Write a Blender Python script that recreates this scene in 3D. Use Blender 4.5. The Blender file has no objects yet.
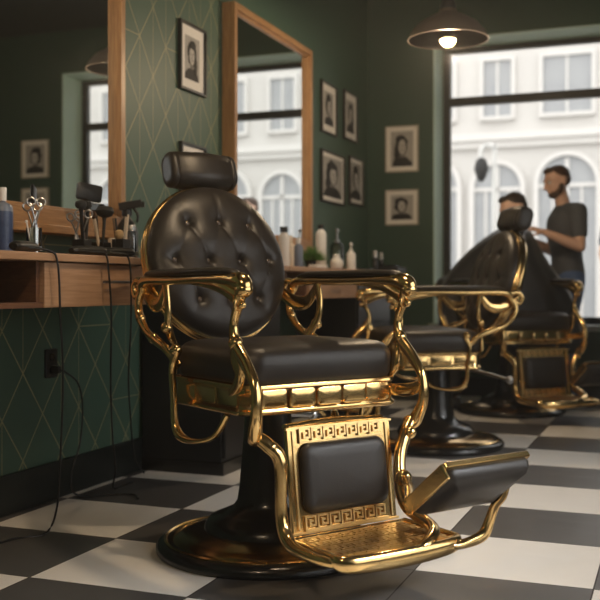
import bpy, math, random
from mathutils import Vector, Matrix
random.seed(7)
PI = math.pi
C = bpy.context.scene.collection
SC = bpy.context.scene

# ------------------------------------------------------------------ camera, world, exposure
H = 0.85
TH = math.radians(21.04)
cam_d = bpy.data.cameras.new('camera')
cam = bpy.data.objects.new('camera', cam_d); C.objects.link(cam)
cam.location = (0, 0, H)
cam.rotation_euler = (PI/2, 0, TH)
cam_d.sensor_width = 36; cam_d.lens = 980/600*36
cam_d.shift_y = -13/600
cam_d.clip_start = 0.05; cam_d.clip_end = 200
cam_d.dof.use_dof = True; cam_d.dof.focus_distance = 3.0; cam_d.dof.aperture_fstop = 3.2
SC.camera = cam
SC.view_settings.view_transform = 'Standard'
SC.view_settings.look = 'None'
SC.view_settings.gamma = 1.0
SC.view_settings.use_curve_mapping = False
SC.view_settings.exposure = 0.12

w = bpy.data.worlds.new('world'); SC.world = w; w.use_nodes = True
bg = w.node_tree.nodes['Background']
bg.inputs[0].default_value = (1.0, 0.99, 0.97, 1); bg.inputs[1].default_value = 2.5

def area(name, loc, rot, sx, sy, power=0, col=(1,1,1), portal=False):
    l = bpy.data.lights.new(name, 'AREA'); l.shape = 'RECTANGLE'; l.size = sx; l.size_y = sy
    l.energy = power; l.color = col
    if portal: l.cycles.is_portal = True
    o = bpy.data.objects.new(name, l); C.objects.link(o); o.location = loc; o.rotation_euler = rot
    return o
HAZE = .0075
XL, XR, YF, YB, ZC = -2.34, 2.4, -2.0, 7.62, 3.2
WX0, WX1, WZ0, WZ1, WD = -1.80, 0.68, 0.53, 2.81, 0.35      # rear shop window
SY0, SY1, SZ0, SZ1 = 0.2, 4.6, 0.5, 2.85                    # unseen window added in the right wall to let in light
area('rear_window_portal', ((WX0+WX1)/2, YB+WD+.06, (WZ0+WZ1)/2), (-PI/2, 0, 0), WX1-WX0, WZ1-WZ0, portal=True)
_d = area('side_fill_lamp', (XR+2.1, 1.7, 4.55), (0, math.radians(41), 0), 1.3, 4.6, 330, (.96, .98, 1.0)); _d.data.spread = math.radians(70)  # added fill lamp beyond the unseen side window, brightens the floor at right
area('added_window_portal', (XR+.25, (SY0+SY1)/2, (SZ0+SZ1)/2), (0, PI/2, 0), SZ1-SZ0, SY1-SY0, portal=True)

# ------------------------------------------------------------------ view helpers (camera axes in the room)
RT = Vector((math.cos(TH), math.sin(TH), 0)); FW = Vector((-math.sin(TH), math.cos(TH), 0))
def cam_pt(u, d, z=0.0): return RT*u + FW*d + Vector((0, 0, z))

# ------------------------------------------------------------------ materials
def mat(name, col, rough=.5, metal=0., bump=None, spec=None, coat=0., emis=None, vary=None, trans=0., ior=1.45, sheen=0.):
    m = bpy.data.materials.new(name); m.use_nodes = True
    nt = m.node_tree; b = nt.nodes['Principled BSDF']
    b.inputs['Base Color'].default_value = (*col, 1)
    b.inputs['Roughness'].default_value = rough; b.inputs['Metallic'].default_value = metal
    b.inputs['Coat Weight'].default_value = coat
    b.inputs['Transmission Weight'].default_value = trans; b.inputs['IOR'].default_value = ior
    b.inputs['Sheen Weight'].default_value = sheen
    if spec is not None: b.inputs['Specular IOR Level'].default_value = spec
    if emis: b.inputs['Emission Color'].default_value = (*emis[0], 1); b.inputs['Emission Strength'].default_value = emis[1]
    if bump or vary:
        tc = nt.nodes.new('ShaderNodeTexCoord')
    if bump:
        n = nt.nodes.new('ShaderNodeTexNoise'); n.inputs['Scale'].default_value = bump[0]; n.inputs['Detail'].default_value = 4
        bp = nt.nodes.new('ShaderNodeBump'); bp.inputs['Strength'].default_value = bump[1]; bp.inputs['Distance'].default_value = .002
        nt.links.new(tc.outputs['Object'], n.inputs['Vector']); nt.links.new(n.outputs['Fac'], bp.inputs['Height'])
        nt.links.new(bp.outputs['Normal'], b.inputs['Normal'])
    if vary:
        n = nt.nodes.new('ShaderNodeTexNoise'); n.inputs['Scale'].default_value = vary[0]; n.inputs['Detail'].default_value = 5
        r = nt.nodes.new('ShaderNodeMix'); r.data_type = 'RGBA'
        r.inputs[6].default_value = (*col, 1); r.inputs[7].default_value = (*vary[1], 1)
        nt.links.new(tc.outputs['Object'], n.inputs['Vector']); nt.links.new(n.outputs['Fac'], r.inputs[0])
        nt.links.new(r.outputs[2], b.inputs['Base Color'])
    return m

def wood_mat(name, c1, c2, scale=(1, 1, 1), rough=.45):
    m = mat(name, c1, rough); nt = m.node_tree; b = nt.nodes['Principled BSDF']
    tc = nt.nodes.new('ShaderNodeTexCoord'); mp = nt.nodes.new('ShaderNodeMapping'); mp.inputs['Scale'].default_value = scale
    n = nt.nodes.new('ShaderNodeTexNoise'); n.inputs['Scale'].default_value = 6; n.inputs['Detail'].default_value = 6; n.inputs['Distortion'].default_value = 1.2
    r = nt.nodes.new('ShaderNodeValToRGB'); r.color_ramp.elements[0].color = (*c1, 1); r.color_ramp.elements[1].color = (*c2, 1)
    r.color_ramp.elements[0].position = .35; r.color_ramp.elements[1].position = .68
    nt.links.new(tc.outputs['Object'], mp.inputs[0]); nt.links.new(mp.outputs[0], n.inputs['Vector'])
    nt.links.new(n.outputs['Fac'], r.inputs[0]); nt.links.new(r.outputs[0], b.inputs['Base Color'])
    return m

GOLD = mat('gold', (.88, .61, .27), .18, 1., bump=(35, .12), vary=(14, (.70, .45, .17)))
GOLD_OLD = mat('gold_relief', (.78, .55, .24), .3, 1., bump=(60, .3))
LEATHER = mat('leather', (.019, .0155, .013), .40, 0, bump=(260, .22), vary=(9, (.026, .021, .017)))
BLACK_GLOSS = mat('black_enamel', (.012, .011, .010), .24, 0, coat=.15)
BLACK = mat('black_satin', (.012, .012, .012), .38)
BLACK_MATT = mat('black_matt', (.018, .018, .018), .7)
BRONZE = mat('bronze', (.40, .26, .11), .2, 1.)
STEEL = mat('steel', (.42, .42, .42), .28, 1.)
DARKSTEEL = mat('dark_steel', (.16, .16, .17), .3, 1.)
FRAMEWIN = mat('window_paint', (.014, .016, .016), .4)
TEAL = mat('teal_paint', (.52, .70, .62), .55, bump=(60, .1))
WOOD = wood_mat('oak_counter', (.33, .185, .10), (.44, .265, .155), (3, .6, 12))
WOOD_V = wood_mat('walnut_frame', (.27, .138, .055), (.41, .225, .095), (14, 14, 1.0), .4)
WOOD_H = wood_mat('walnut_rail', (.27, .138, .055), (.41, .225, .095), (14, 1.0, 14), .4)
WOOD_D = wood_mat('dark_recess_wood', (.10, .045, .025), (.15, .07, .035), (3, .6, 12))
WHITE_PL = mat('white_plastic', (.72, .70, .67), .35)
CREAM = mat('cream_plastic', (.66, .56, .44), .4)
BLUE_PL = mat('blue_label', (.015, .03, .085), .35, vary=(90, (.06, .09, .18)))
GREY_BLUE = mat('grey_blue_plastic', (.16, .19, .25), .3)
PAPER = mat('mat_board', (.80, .76, .70), .8)
PRINT_BG = mat('print_grey', (.30, .285, .26), .8, vary=(14, (.48, .45, .41)))
PRINT_DK = mat('print_black', (.015, .014, .013), .7)
PRINT_LT = mat('print_light', (.50, .47, .43), .8)
PRINT_MD = mat('print_mid', (.17, .16, .15), .8)
FRAME_BK = mat('frame_black', (.014, .013, .012), .35)
FRAME_PALE = mat('frame_pale', (.42, .37, .30), .5)
SKIN = mat('skin', (.60, .37, .27), .5, bump=(80, .1))
SKIN2 = mat('skin_pale', (.62, .40, .30), .5)
HAIR = mat('brown_hair', (.055, .026, .013), .6, bump=(120, .9))
HAIR_DK = mat('dark_hair', (.022, .014, .010), .6, bump=(120, .9))
TSHIRT = mat('charcoal_cotton', (.075, .080, .090), .85, bump=(40, .5))
JEANS = mat('denim', (.06, .105, .22), .8, bump=(200, .4))
CAPEM = mat('cape_cloth', (.011, .011, .012), .5, bump=(6, .5), sheen=.1)
EYE = mat('eye_white', (.7, .68, .65), .2)
PLANT = mat('leaf_green', (.07, .16, .035), .6, vary=(30, (.12, .24, .06)))
SHADE = mat('brushed_shade', (.34, .27, .22), .42, .55)
SHADE_IN = mat('shade_inner', (.30, .21, .14), .5, .3)
BULB = mat('bulb_glow', (1, .75, .4), .3, emis=((1.0, .66, .30), 55))
TOWEL = mat('towel_white', (.70, .67, .62), .9, bump=(200, .6))
CORDM = mat('rubber_cord', (.012, .012, .012), .45)
BRISTLE = mat('bristle', (.50, .36, .20), .8, bump=(300, .8))

def glassy(name, col=(1, 1, 1), fac=.12, rough=.02):
    m = bpy.data.materials.new(name); m.use_nodes = True; nt = m.node_tree; nt.nodes.clear()
    o = nt.nodes.new('ShaderNodeOutputMaterial'); t = nt.nodes.new('ShaderNodeBsdfTransparent'); g = nt.nodes.new('ShaderNodeBsdfGlossy')
    t.inputs[0].default_value = (*col, 1); g.inputs['Roughness'].default_value = rough
    f = nt.nodes.new('ShaderNodeFresnel'); f.inputs[0].default_value = 1.45
    a = nt.nodes.new('ShaderNodeMath'); a.operation = 'ADD'; a.inputs[1].default_value = fac - .04; a.use_clamp = True
    mx = nt.nodes.new('ShaderNodeMixShader')
    nt.links.new(f.outputs[0], a.inputs[0]); nt.links.new(a.outputs[0], mx.inputs[0])
    nt.links.new(t.outputs[0], mx.inputs[1]); nt.links.new(g.outputs[0], mx.inputs[2]); nt.links.new(mx.outputs[0], o.inputs[0])
    return m
PANE = glassy('window_glass', (.98, .98, .98), .005, .08)
GLASS = glassy('clear_glass', (.86, .88, .86), .16)
MIRROR = mat('mirror_silver', (.86, .88, .87), .015, 1.)

class NX:
    """tiny expression helper for math nodes"""
    def __init__(s, nt): s.nt = nt
    def m(s, op, a, b=None, c=None):
        n = s.nt.nodes.new('ShaderNodeMath'); n.operation = op
        for i, v in enumerate((a, b, c)):
            if v is None: continue
            if isinstance(v, (int, float)): n.inputs[i].default_value = v
            else: s.nt.links.new(v, n.inputs[i])
        return n.outputs[0]

def wall_mat(name, base, pattern):
    m = mat(name, base, .5, bump=(25, .15)); nt = m.node_tree; b = nt.nodes['Principled BSDF']
    if not pattern: return m
    g = nt.nodes.new('ShaderNodeNewGeometry'); sp = nt.nodes.new('ShaderNodeSeparateXYZ'); nt.links.new(g.outputs['Position'], sp.inputs[0])
    X = NX(nt); y, z = sp.outputs[1], sp.outputs[2]
    def line(coord_norm, width):       # distance to nearest integer < width
        f = X.m('FRACT', coord_norm); d = X.m('ABSOLUTE', X.m('SUBTRACT', f, .5)); return X.m('GREATER_THAN', d, .5 - width)
    cy = X.m('DIVIDE', X.m('SUBTRACT', y, 4.0), .25); cz = X.m('DIVIDE', X.m('SUBTRACT', z, 1.69), .335)
    A = X.m('ADD', cy, cz); B = X.m('SUBTRACT', cy, cz)
    wn = nt.nodes.new('ShaderNodeTexWhiteNoise'); wn.noise_dimensions = '2D'
    cb = nt.nodes.new('ShaderNodeCombineXYZ'); nt.links.new(X.m('FLOOR', A), cb.inputs[0]); nt.links.new(X.m('FLOOR', B), cb.inputs[1])
    nt.links.new(cb.outputs[0], wn.inputs['Vector']); rnd = wn.outputs['Value']
    l1 = line(A, .013); l2 = line(B, .013)
    l3 = X.m('MULTIPLY', line(X.m('MULTIPLY', cy, 2), .013), X.m('GREATER_THAN', rnd, .35))
    l4 = X.m('MULTIPLY', line(cz, .006), X.m('LESS_THAN', rnd, .22))
    tot = X.m('MAXIMUM', X.m('MAXIMUM', l1, l2), X.m('MAXIMUM', l3, l4))
    tot = X.m('MULTIPLY', tot, X.m('LESS_THAN', y, 4.86))
    tot = X.m('MULTIPLY', tot, .75)
    mx = nt.nodes.new('ShaderNodeMix'); mx.data_type = 'RGBA'
    mx.inputs[6].default_value = (*base, 1); mx.inputs[7].default_value = (.34, .30, .15, 1)
    nt.links.new(tot, mx.inputs[0]); nt.links.new(mx.outputs[2], b.inputs['Base Color'])
    return m
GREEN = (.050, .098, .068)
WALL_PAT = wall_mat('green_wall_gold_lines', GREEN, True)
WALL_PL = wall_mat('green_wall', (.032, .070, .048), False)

def floor_mat():
    m = mat('checker_tiles', (.5, .5, .5), .32); nt = m.node_tree; b = nt.nodes['Principled BSDF']
    g = nt.nodes.new('ShaderNodeNewGeometry'); sp = nt.nodes.new('ShaderNodeSeparateXYZ'); nt.links.new(g.outputs['Position'], sp.inputs[0])
    X = NX(nt); x, y = sp.outputs[0], sp.outputs[1]
    TX, TY, X0, Y0 = .517, .474, -.736, 2.868
    cx = X.m('DIVIDE', X.m('SUBTRACT', x, X0), TX); cy = X.m('DIVIDE', X.m('SUBTRACT', y, Y0), TY)
    # the tiler's slip under the front chair: the pattern jumps by one tile there
    s1 = X.m('MULTIPLY', X.m('GREATER_THAN', x, X0-TX), X.m('GREATER_THAN', y, Y0))
    s2 = X.m('GREATER_THAN', x, X0)
    slip = X.m('MAXIMUM', s1, s2)
    par = X.m('ADD', X.m('ADD', X.m('FLOOR', cx), X.m('FLOOR', cy)), slip)
    par = X.m('FLOORED_MODULO', par, 2.0)      # 1 -> white
    fx = X.m('ABSOLUTE', X.m('SUBTRACT', X.m('FRACT', cx), .5)); fy = X.m('ABSOLUTE', X.m('SUBTRACT', X.m('FRACT', cy), .5))
    grout = X.m('MAXIMUM', X.m('GREATER_THAN', fx, .4955), X.m('GREATER_THAN', fy, .495))
    tc = nt.nodes.new('ShaderNodeTexNoise'); tc.inputs['Scale'].default_value = 3.2; tc.inputs['Detail'].default_value = 7; tc.inputs['Distortion'].default_value = 1.6
    nt.links.new(g.outputs['Position'], tc.inputs['Vector'])
    def mix(f, a, bb):
        n = nt.nodes.new('ShaderNodeMix'); n.data_type = 'RGBA'
        if isinstance(f, (int, float)): n.inputs[0].default_value = f
        else: nt.links.new(f, n.inputs[0])
        for i, v in ((6, a), (7, bb)):
            if isinstance(v, tuple): n.inputs[i].default_value = (*v, 1)
            else: nt.links.new(v, n.inputs[i])
        return n.outputs[2]
    wht = mix(tc.outputs['Fac'], (.80, .76, .70), (.71, .67, .61)); drk = mix(tc.outputs['Fac'], (.058, .053, .050), (.100, .094, .090))
    c = mix(par, drk, wht); c = mix(grout, c, (.045, .038, .032))
    nt.links.new(c, b.inputs['Base Color'])
    r = X.m('ADD', X.m('MULTIPLY', tc.outputs['Fac'], .22), .24); nt.links.new(X.m('MAXIMUM', r, X.m('MULTIPLY', grout, .8)), b.inputs['Roughness'])
    bp = nt.nodes.new('ShaderNodeBump'); bp.inputs['Strength'].default_value = .35; bp.inputs['Distance'].default_value = .002
    nt.links.new(X.m('SUBTRACT', 1.0, grout), bp.inputs['Height']); nt.links.new(bp.outputs[0], b.inputs['Normal'])
    return m

# ------------------------------------------------------------------ mesh builder
def catmull(pts, n=6):
    pts = [Vector(p) for p in pts]
    if len(pts) < 3: return pts
    P = [pts[0]*2-pts[1]] + pts + [pts[-1]*2-pts[-2]]
    out = []
    for i in range(1, len(P)-2):
        a, b, c, d = P[i-1], P[i], P[i+1], P[i+2]
        for k in range(n):
            t = k/n
            out.append(.5*((2*b)+(c-a)*t+(2*a-5*b+4*c-d)*t*t+(3*b-a-3*c+d)*t*t*t))
    out.append(pts[-1]); return out

class MB:
    def __init__(s): s.v = []; s.f = []; s.mi = []; s.cur = 0; s.M = None
    def _add(s, vs, fs):
        o = len(s.v)
        if s.M is not None: vs = [s.M @ Vector(p) for p in vs]
        s.v += [tuple(p) for p in vs]; s.f += [tuple(i+o for i in f) for f in fs]; s.mi += [s.cur]*len(fs)
        return s
    def box(s, x0, x1, y0, y1, z0, z1):
        vs = [(x, y, z) for z in (z0, z1) for y in (y0, y1) for x in (x0, x1)]
        return s._add(vs, [(0, 2, 3, 1), (4, 5, 7, 6), (0, 1, 5, 4), (2, 6, 7, 3), (0, 4, 6, 2), (1, 3, 7, 5)])
    def obox(s, c, ax, ay, az):       # oriented box, half vectors
        c, ax, ay, az = Vector(c), Vector(ax), Vector(ay), Vector(az)
        vs = [c+ax*i+ay*j+az*k for k in (-1, 1) for j in (-1, 1) for i in (-1, 1)]
        return s._add(vs, [(0, 2, 3, 1), (4, 5, 7, 6), (0, 1, 5, 4), (2, 6, 7, 3), (0, 4, 6, 2), (1, 3, 7, 5)])
    def lathe(s, prof, c=(0, 0, 0), n=32, M=None):
        vs = []; fs = []
        for r, z in prof:
            for k in range(n):
                a = 2*PI*k/n; p = Vector((r*math.cos(a), r*math.sin(a), z))
                if M is not None: p = M @ p
                vs.append(p+Vector(c))
        for i in range(len(prof)-1):
            for k in range(n):
                k2 = (k+1) % n; fs.append((i*n+k, i*n+k2, (i+1)*n+k2, (i+1)*n+k))
        if prof[0][0] > 1e-5: fs.append(tuple(range(n-1, -1, -1)))
        if prof[-1][0] > 1e-5: fs.append(tuple((len(prof)-1)*n+k for k in range(n)))
        return s._add(vs, fs)
    def ball(s, c, r, n=16, sc=(1, 1, 1), R=None):
        prof = [(max(1e-6, math.sin(PI*i/(n//2))), -math.cos(PI*i/(n//2))) for i in range(n//2+1)]
        M = Matrix.Diagonal((r*sc[0], r*sc[1], r*sc[2]))
        if R is not None: M = R.to_3x3() @ M
        return s.lathe(prof, c, n, M)
    def sweep(s, pts, rad, n=10, ref=(1, 0, 0), smooth=6, closed=False):
        """rad: number, (rside, rnormal) or list of these; cross-section side axis follows ref"""
        K = len(pts)
        if not isinstance(rad, list): rad = [rad]*K
        rad = [(r, r) if isinstance(r, (int, float)) else r for r in rad]
        if smooth > 1 and K > 2:
            R3 = catmull([(a, b, 0) for a, b in rad], smooth); pts = catmull(pts, smooth); rad = [(p.x, p.y) for p in R3]
        pts = [Vector(p) for p in pts]; vs = []; fs = []; ref = Vector(ref).normalized(); last = None
        for i, p in enumerate(pts):
            t = (pts[min(i+1, len(pts)-1)]-pts[max(i-1, 0)]).normalized()
            side = ref - t*ref.dot(t)
            if side.length < .15 and last is not None: side = last - t*last.dot(t)
            if side.length < 1e-4: side = t.orthogonal()
            side.normalize(); last = side; nn = t.cross(side)
            for k in range(n):
                a = 2*PI*k/n; vs.append(p+side*(math.cos(a)*rad[i][0])+nn*(math.sin(a)*rad[i][1]))
        L = len(pts)
        for i in range(L-1):
            for k in range(n):
                k2 = (k+1) % n; fs.append((i*n+k, (i+1)*n+k, (i+1)*n+k2, i*n+k2))
        fs.append(tuple(range(n))); fs.append(tuple((L-1)*n+k for k in range(n-1, -1, -1)))
        return s._add(vs, fs)
    def stack(s, hx, hy, r, levels, c=(0, 0, 0), M=None, seg=6, shape=None):
        """rounded rectangle layers; levels = [(h, inset)]"""
        vs = []; fs = []; n = 4*(seg+1)
        for h, ins in levels:
            rr = max(r-ins, .002) if ins >= 0 else r
            ax, ay = hx-ins-rr, hy-ins-rr
            for q, (sx, sy) in enumerate(((1, 1), (-1, 1), (-1, -1), (1, -1))):
                for k in range(seg+1):
                    a = PI/2*q + PI/2*k/seg
                    p = Vector((sx*max(ax, 0)+rr*math.cos(a), sy*max(ay, 0)+rr*math.sin(a), h))
                    if shape: p = shape(p)
                    if M is not None: p = M @ p
                    vs.append(p+Vector(c))
        L = len(levels)
        for i in range(L-1):
            for k in range(n):
                k2 = (k+1) % n; fs.append((i*n+k, i*n+k2, (i+1)*n+k2, (i+1)*n+k))
        fs.append(tuple(range(n-1, -1, -1))); fs.append(tuple((L-1)*n+k for k in range(n)))
        return s._add(vs, fs)
    def prism(s, poly, h0, h1, M=None, c=(0, 0, 0)):
        n = len(poly); vs = [Vector((p[0], p[1], h)) for h in (h0, h1) for p in poly]
        if M is not None: vs = [M @ p for p in vs]
        vs = [p+Vector(c) for p in vs]
        fs = [tuple(range(n-1, -1, -1)), tuple(n+k for k in range(n))] + [(k, (k+1) % n, n+(k+1) % n, n+k) for k in range(n)]
        return s._add(vs, fs)
    def torus(s, c, R, r, M=None, n=20, m=8):
        vs = []; fs = []
        for i in range(n):
            a = 2*PI*i/n
            for k in range(m):
                b = 2*PI*k/m; p = Vector(((R+r*math.cos(b))*math.cos(a), (R+r*math.cos(b))*math.sin(a), r*math.sin(b)))
                if M is not None: p = M @ p
                vs.append(p+Vector(c))
        for i in range(n):
            for k in range(m):
                fs.append((i*m+k, ((i+1) % n)*m+k, ((i+1) % n)*m+(k+1) % m, i*m+(k+1) % m))
        return s._add(vs, fs)
    def build(s, name, mats, parent=None, smooth=True, bevel=0, sub=0, loc=None, remesh=0, angle=40):
        me = bpy.data.meshes.new(name); me.from_pydata(s.v, [], s.f); me.validate()
        if not isinstance(mats, (list, tuple)): mats = [mats]
        for m in mats: me.materials.append(m)
        if len(mats) > 1:
            for p, i in zip(me.polygons, s.mi): p.material_index = i
        if smooth:
            me.shade_smooth()
            if not remesh:
                try: me.set_sharp_from_angle(angle=math.radians(angle))
                except Exception: pass
        o = bpy.data.objects.new(name, me); C.objects.link(o)
        if parent is not None: o.parent = parent
        if loc is not None: o.location = loc
        if bevel:
            b = o.modifiers.new('bevel', 'BEVEL'); b.width = bevel; b.segments = 2; b.limit_method = 'ANGLE'
        if remesh:
            r = o.modifiers.new('remesh', 'REMESH'); r.mode = 'VOXEL'; r.voxel_size = remesh; r.use_smooth_shade = True
            q = o.modifiers.new('smooth', 'SMOOTH'); q.factor = .5; q.iterations = 3
        if sub:
            q = o.modifiers.new('sub', 'SUBSURF'); q.levels = sub; q.render_levels = sub
        return o

def tag(o, label=None, cat=None, group=None, kind=None):
    if label: o['label'] = label
    if cat: o['category'] = cat
    if group: o['group'] = group
    if kind: o['kind'] = kind
    return o
def thing(name, label, cat, loc=(0, 0, 0), rz=0, group=None):
    o = bpy.data.objects.new(name, None); o.empty_display_size = .05; C.objects.link(o)
    o.location = loc; o.rotation_euler = (0, 0, rz)
    return tag(o, label, cat, group)
def copy_tree(o, parent=None, skip=()):
    c = o.copy(); C.objects.link(c)
    if parent is not None: c.parent = parent
    for ch in list(o.children):
        if ch.name.split('.')[0] in skip: continue
        copy_tree(ch, c, skip)
    return c
def struct(mb, name, m, smooth=False, bevel=0): return tag(mb.build(name, m, smooth=smooth, bevel=bevel), kind='structure')

# ------------------------------------------------------------------ room shell
T = .12
struct(MB().box(XL-.4, XR+.4, YF-.4, YB+WD+.05, -.1, 0), 'floor', floor_mat())
struct(MB().box(XL-.4, XR+.4, YF-.4, YB+WD+.05, ZC, ZC+.1), 'ceiling', mat('ceiling_paint', (.05, .055, .05), .8))
struct(MB().box(XL-T, XL, YF, YB, 0, ZC), 'wall_left', WALL_PAT)
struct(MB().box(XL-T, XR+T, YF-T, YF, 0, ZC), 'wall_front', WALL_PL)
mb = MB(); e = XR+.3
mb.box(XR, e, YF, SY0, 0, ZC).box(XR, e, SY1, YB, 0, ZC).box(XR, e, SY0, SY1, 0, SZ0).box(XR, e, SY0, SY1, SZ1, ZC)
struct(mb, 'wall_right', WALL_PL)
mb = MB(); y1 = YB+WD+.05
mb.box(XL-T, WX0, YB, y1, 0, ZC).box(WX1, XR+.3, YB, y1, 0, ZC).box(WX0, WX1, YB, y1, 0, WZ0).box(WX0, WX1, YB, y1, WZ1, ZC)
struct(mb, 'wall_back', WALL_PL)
# teal painted window reveal (thin lining boards)
mb = MB(); t = .012
mb.box(WX0, WX0+t, YB-.002, YB+WD, WZ0, WZ1).box(WX1-t, WX1, YB-.002, YB+WD, WZ0, WZ1).box(WX0, WX1, YB-.002, YB+WD, WZ1-t, WZ1)
struct(mb, 'trim_1', TEAL)
struct(MB().box(WX0-.03, WX1+.03, YB-.06, YB+WD, WZ0-.01, WZ0+.03), 'trim_2', mat('sill_grey', (.30, .33, .31), .4), bevel=.004)
# rear window
def window(name, x0, x1, z0, z1, y, bars_x, bar_z, swap=False):
    f = MB(); b = .055
    def bx(a0, a1, c0, c1, d0=-.03, d1=.03):
        if swap: f.box(y+d0, y+d1, a0, a1, c0, c1)
        else: f.box(a0, a1, y+d0, y+d1, c0, c1)
    bx(x0, x0+b, z0, z1); bx(x1-b, x1, z0, z1); bx(x0, x1, z1-b*.8, z1); bx(x0, x1, z0, z0+b)
    bx(x0+b, x1-b, bar_z-.033, bar_z+.033, -.035, .035)
    for q in bars_x: bx(q-.025, q+.025, z0, z1)
    o = struct(f, name, FRAMEWIN, bevel=.003)
    g = MB()
    if swap: g.box(y-.003, y+.003, x0+.02, x1-.02, z0+.02, z1-.02)
    else: g.box(x0+.02, x1-.02, y-.003, y+.003, z0+.02, z1-.02)
    g.build('window_pane', PANE, o, smooth=False)
window('window_1', WX0+.012, WX1-.012, WZ0+.03, WZ1-.012, YB+WD-.02, [], 2.36)
window('window_added', SY0, SY1, SZ0, SZ1, XR+.18, [1.65, 3.1], 2.3, swap=True)  # out of view, added for light and gold reflections from the right
# baseboards
BB = mat('baseboard_paint', (.008, .011, .010), .4)
struct(MB().box(XL, XL+.02, YF, YB, 0, .15), 'baseboard_left', BB, bevel=.004)
struct(MB().box(XL, XR, YB-.02, YB, 0, .15), 'baseboard_back', BB, bevel=.004)
struct(MB().box(XR-.02, XR, YF, YB, 0, .15), 'baseboard_right', BB, bevel=.004)

# faint haze volume in the room
va = MB().box(XL+.001, XR+.29, YF+.001, YB+WD-.06, .001, ZC-.001).build('room_haze', None, None, smooth=False)
vm = bpy.data.materials.new('haze'); vm.use_nodes = True; vm.node_tree.nodes.clear()
_o = vm.node_tree.nodes.new('ShaderNodeOutputMaterial'); _v = vm.node_tree.nodes.new('ShaderNodeVolumeScatter')
_v.inputs['Density'].default_value = HAZE; _v.inputs['Anisotropy'].default_value = .55
vm.node_tree.links.new(_v.outputs[0], _o.inputs['Volume']); va.data.materials.clear(); va.data.materials.append(vm)
tag(va, 'thin warm haze filling the shop air', 'haze', kind='stuff')

# ------------------------------------------------------------------ outside
struct(MB().box(-40, 60, YB+WD+.05, 28, -.25, -.02), 'ground', mat('pavement', (.36, .35, .33), .8, vary=(.6, (.29, .28, .27))))
struct(MB().box(XR+.3, 60, -30, YB+WD+.05, -.25, -.02), 'ground_side', mat('pavement_side', (.40, .39, .36), .8))
FAC = mat('white_render', (.56, .545, .52), .85, vary=(.8, (.50, .485, .46)))
FTRIM = mat('facade_trim', (.60, .585, .56), .8)
FGLASS = mat('facade_glass', (.24, .25, .265), .2, vary=(1.5, (.36, .37, .37)))
fb = thing('townhouse', 'long white arcaded building with cornice across the street, behind the rear window', 'building', (0, 28.15, -.12))
FY = 0.0
def fz(z): return z+.12
m = MB(); m.box(-22, 30, .0, 4, 0, 13.5); m.build('wall', FAC, fb, smooth=False)
m = MB(); m.box(-22, 30, -.28, 0, fz(5.02), fz(5.22)); m.box(-22, 30, -.16, 0, fz(4.82), fz(5.02)); m.build('cornice', FTRIM, fb, smooth=False)
m = MB(); m.box(-22, 30, -.22, 0, fz(8.3), fz(8.5)); m.build('cornice', FTRIM, fb, smooth=False)
for i in range(-8, 15):
    xc = -2.85+1.93*i
    wide = .66 if i % 2 == 0 else .40
    for z0, z1 in ((5.7, 7.3), (9.1, 10.8)):
        m = MB(); g = .10
        m.box(xc-wide-g, xc-wide, -.12, 0, fz(z0)-g, fz(z1)+g).box(xc+wide, xc+wide+g, -.12, 0, fz(z0)-g, fz(z1)+g)
        m.box(xc-wide, xc+wide, -.12, 0, fz(z1), fz(z1)+g).box(xc-wide-.05, xc+wide+.05, -.18, 0, fz(z0)-g, fz(z0)).box(xc-.03, xc+.03, -.06, 0, fz(z0), fz(z1))
        fr = m.build('window', FTRIM, fb, smooth=False)
        MB().box(xc-wide, xc+wide, -.03, 0, fz(z0), fz(z1)).build('pane', FGLASS, fr, smooth=False)
    # arch
    R1 = .78 if i % 2 == 0 else .66; zs = 3.85 if i % 2 == 0 else 3.8; wv = .13
    Mx = Matrix(((1, 0, 0), (0, 0, -1), (0, 1, 0)))     # xy poly -> xz plane
    def arch(R): return [(xc-R, 0)] + [(xc-R, zs)] + [(xc-R*math.cos(a*PI/14), zs+R*math.sin(a*PI/14)) for a in range(1, 14)] + [(xc+R, zs)] + [(xc+R, 0)]
    m = MB(); o_, i_ = arch(R1+wv), arch(R1)
    for k in range(len(o_)-1):
        m.prism([o_[k], i_[k], i_[k+1], o_[k+1]], 0, .16, Mx)
    ar = m.build('arch', FTRIM, fb, smooth=False)
    MB().prism(i_, 0, .03, Mx).build('pane', FGLASS, ar, smooth=False)
    m = MB().box(xc-R1, xc+R1, -.10, -.03, zs-.1, zs).box(xc-.05, xc+.05, -.10, -.03, 0, zs+R1*.9).box(xc-R1*.5-.03, xc-R1*.5+.03, -.08, -.03, 0, zs).box(xc+R1*.5-.03, xc+R1*.5+.03, -.08, -.03, 0, zs)
    m.build('mullion', FTRIM, fb, smooth=False)

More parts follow.
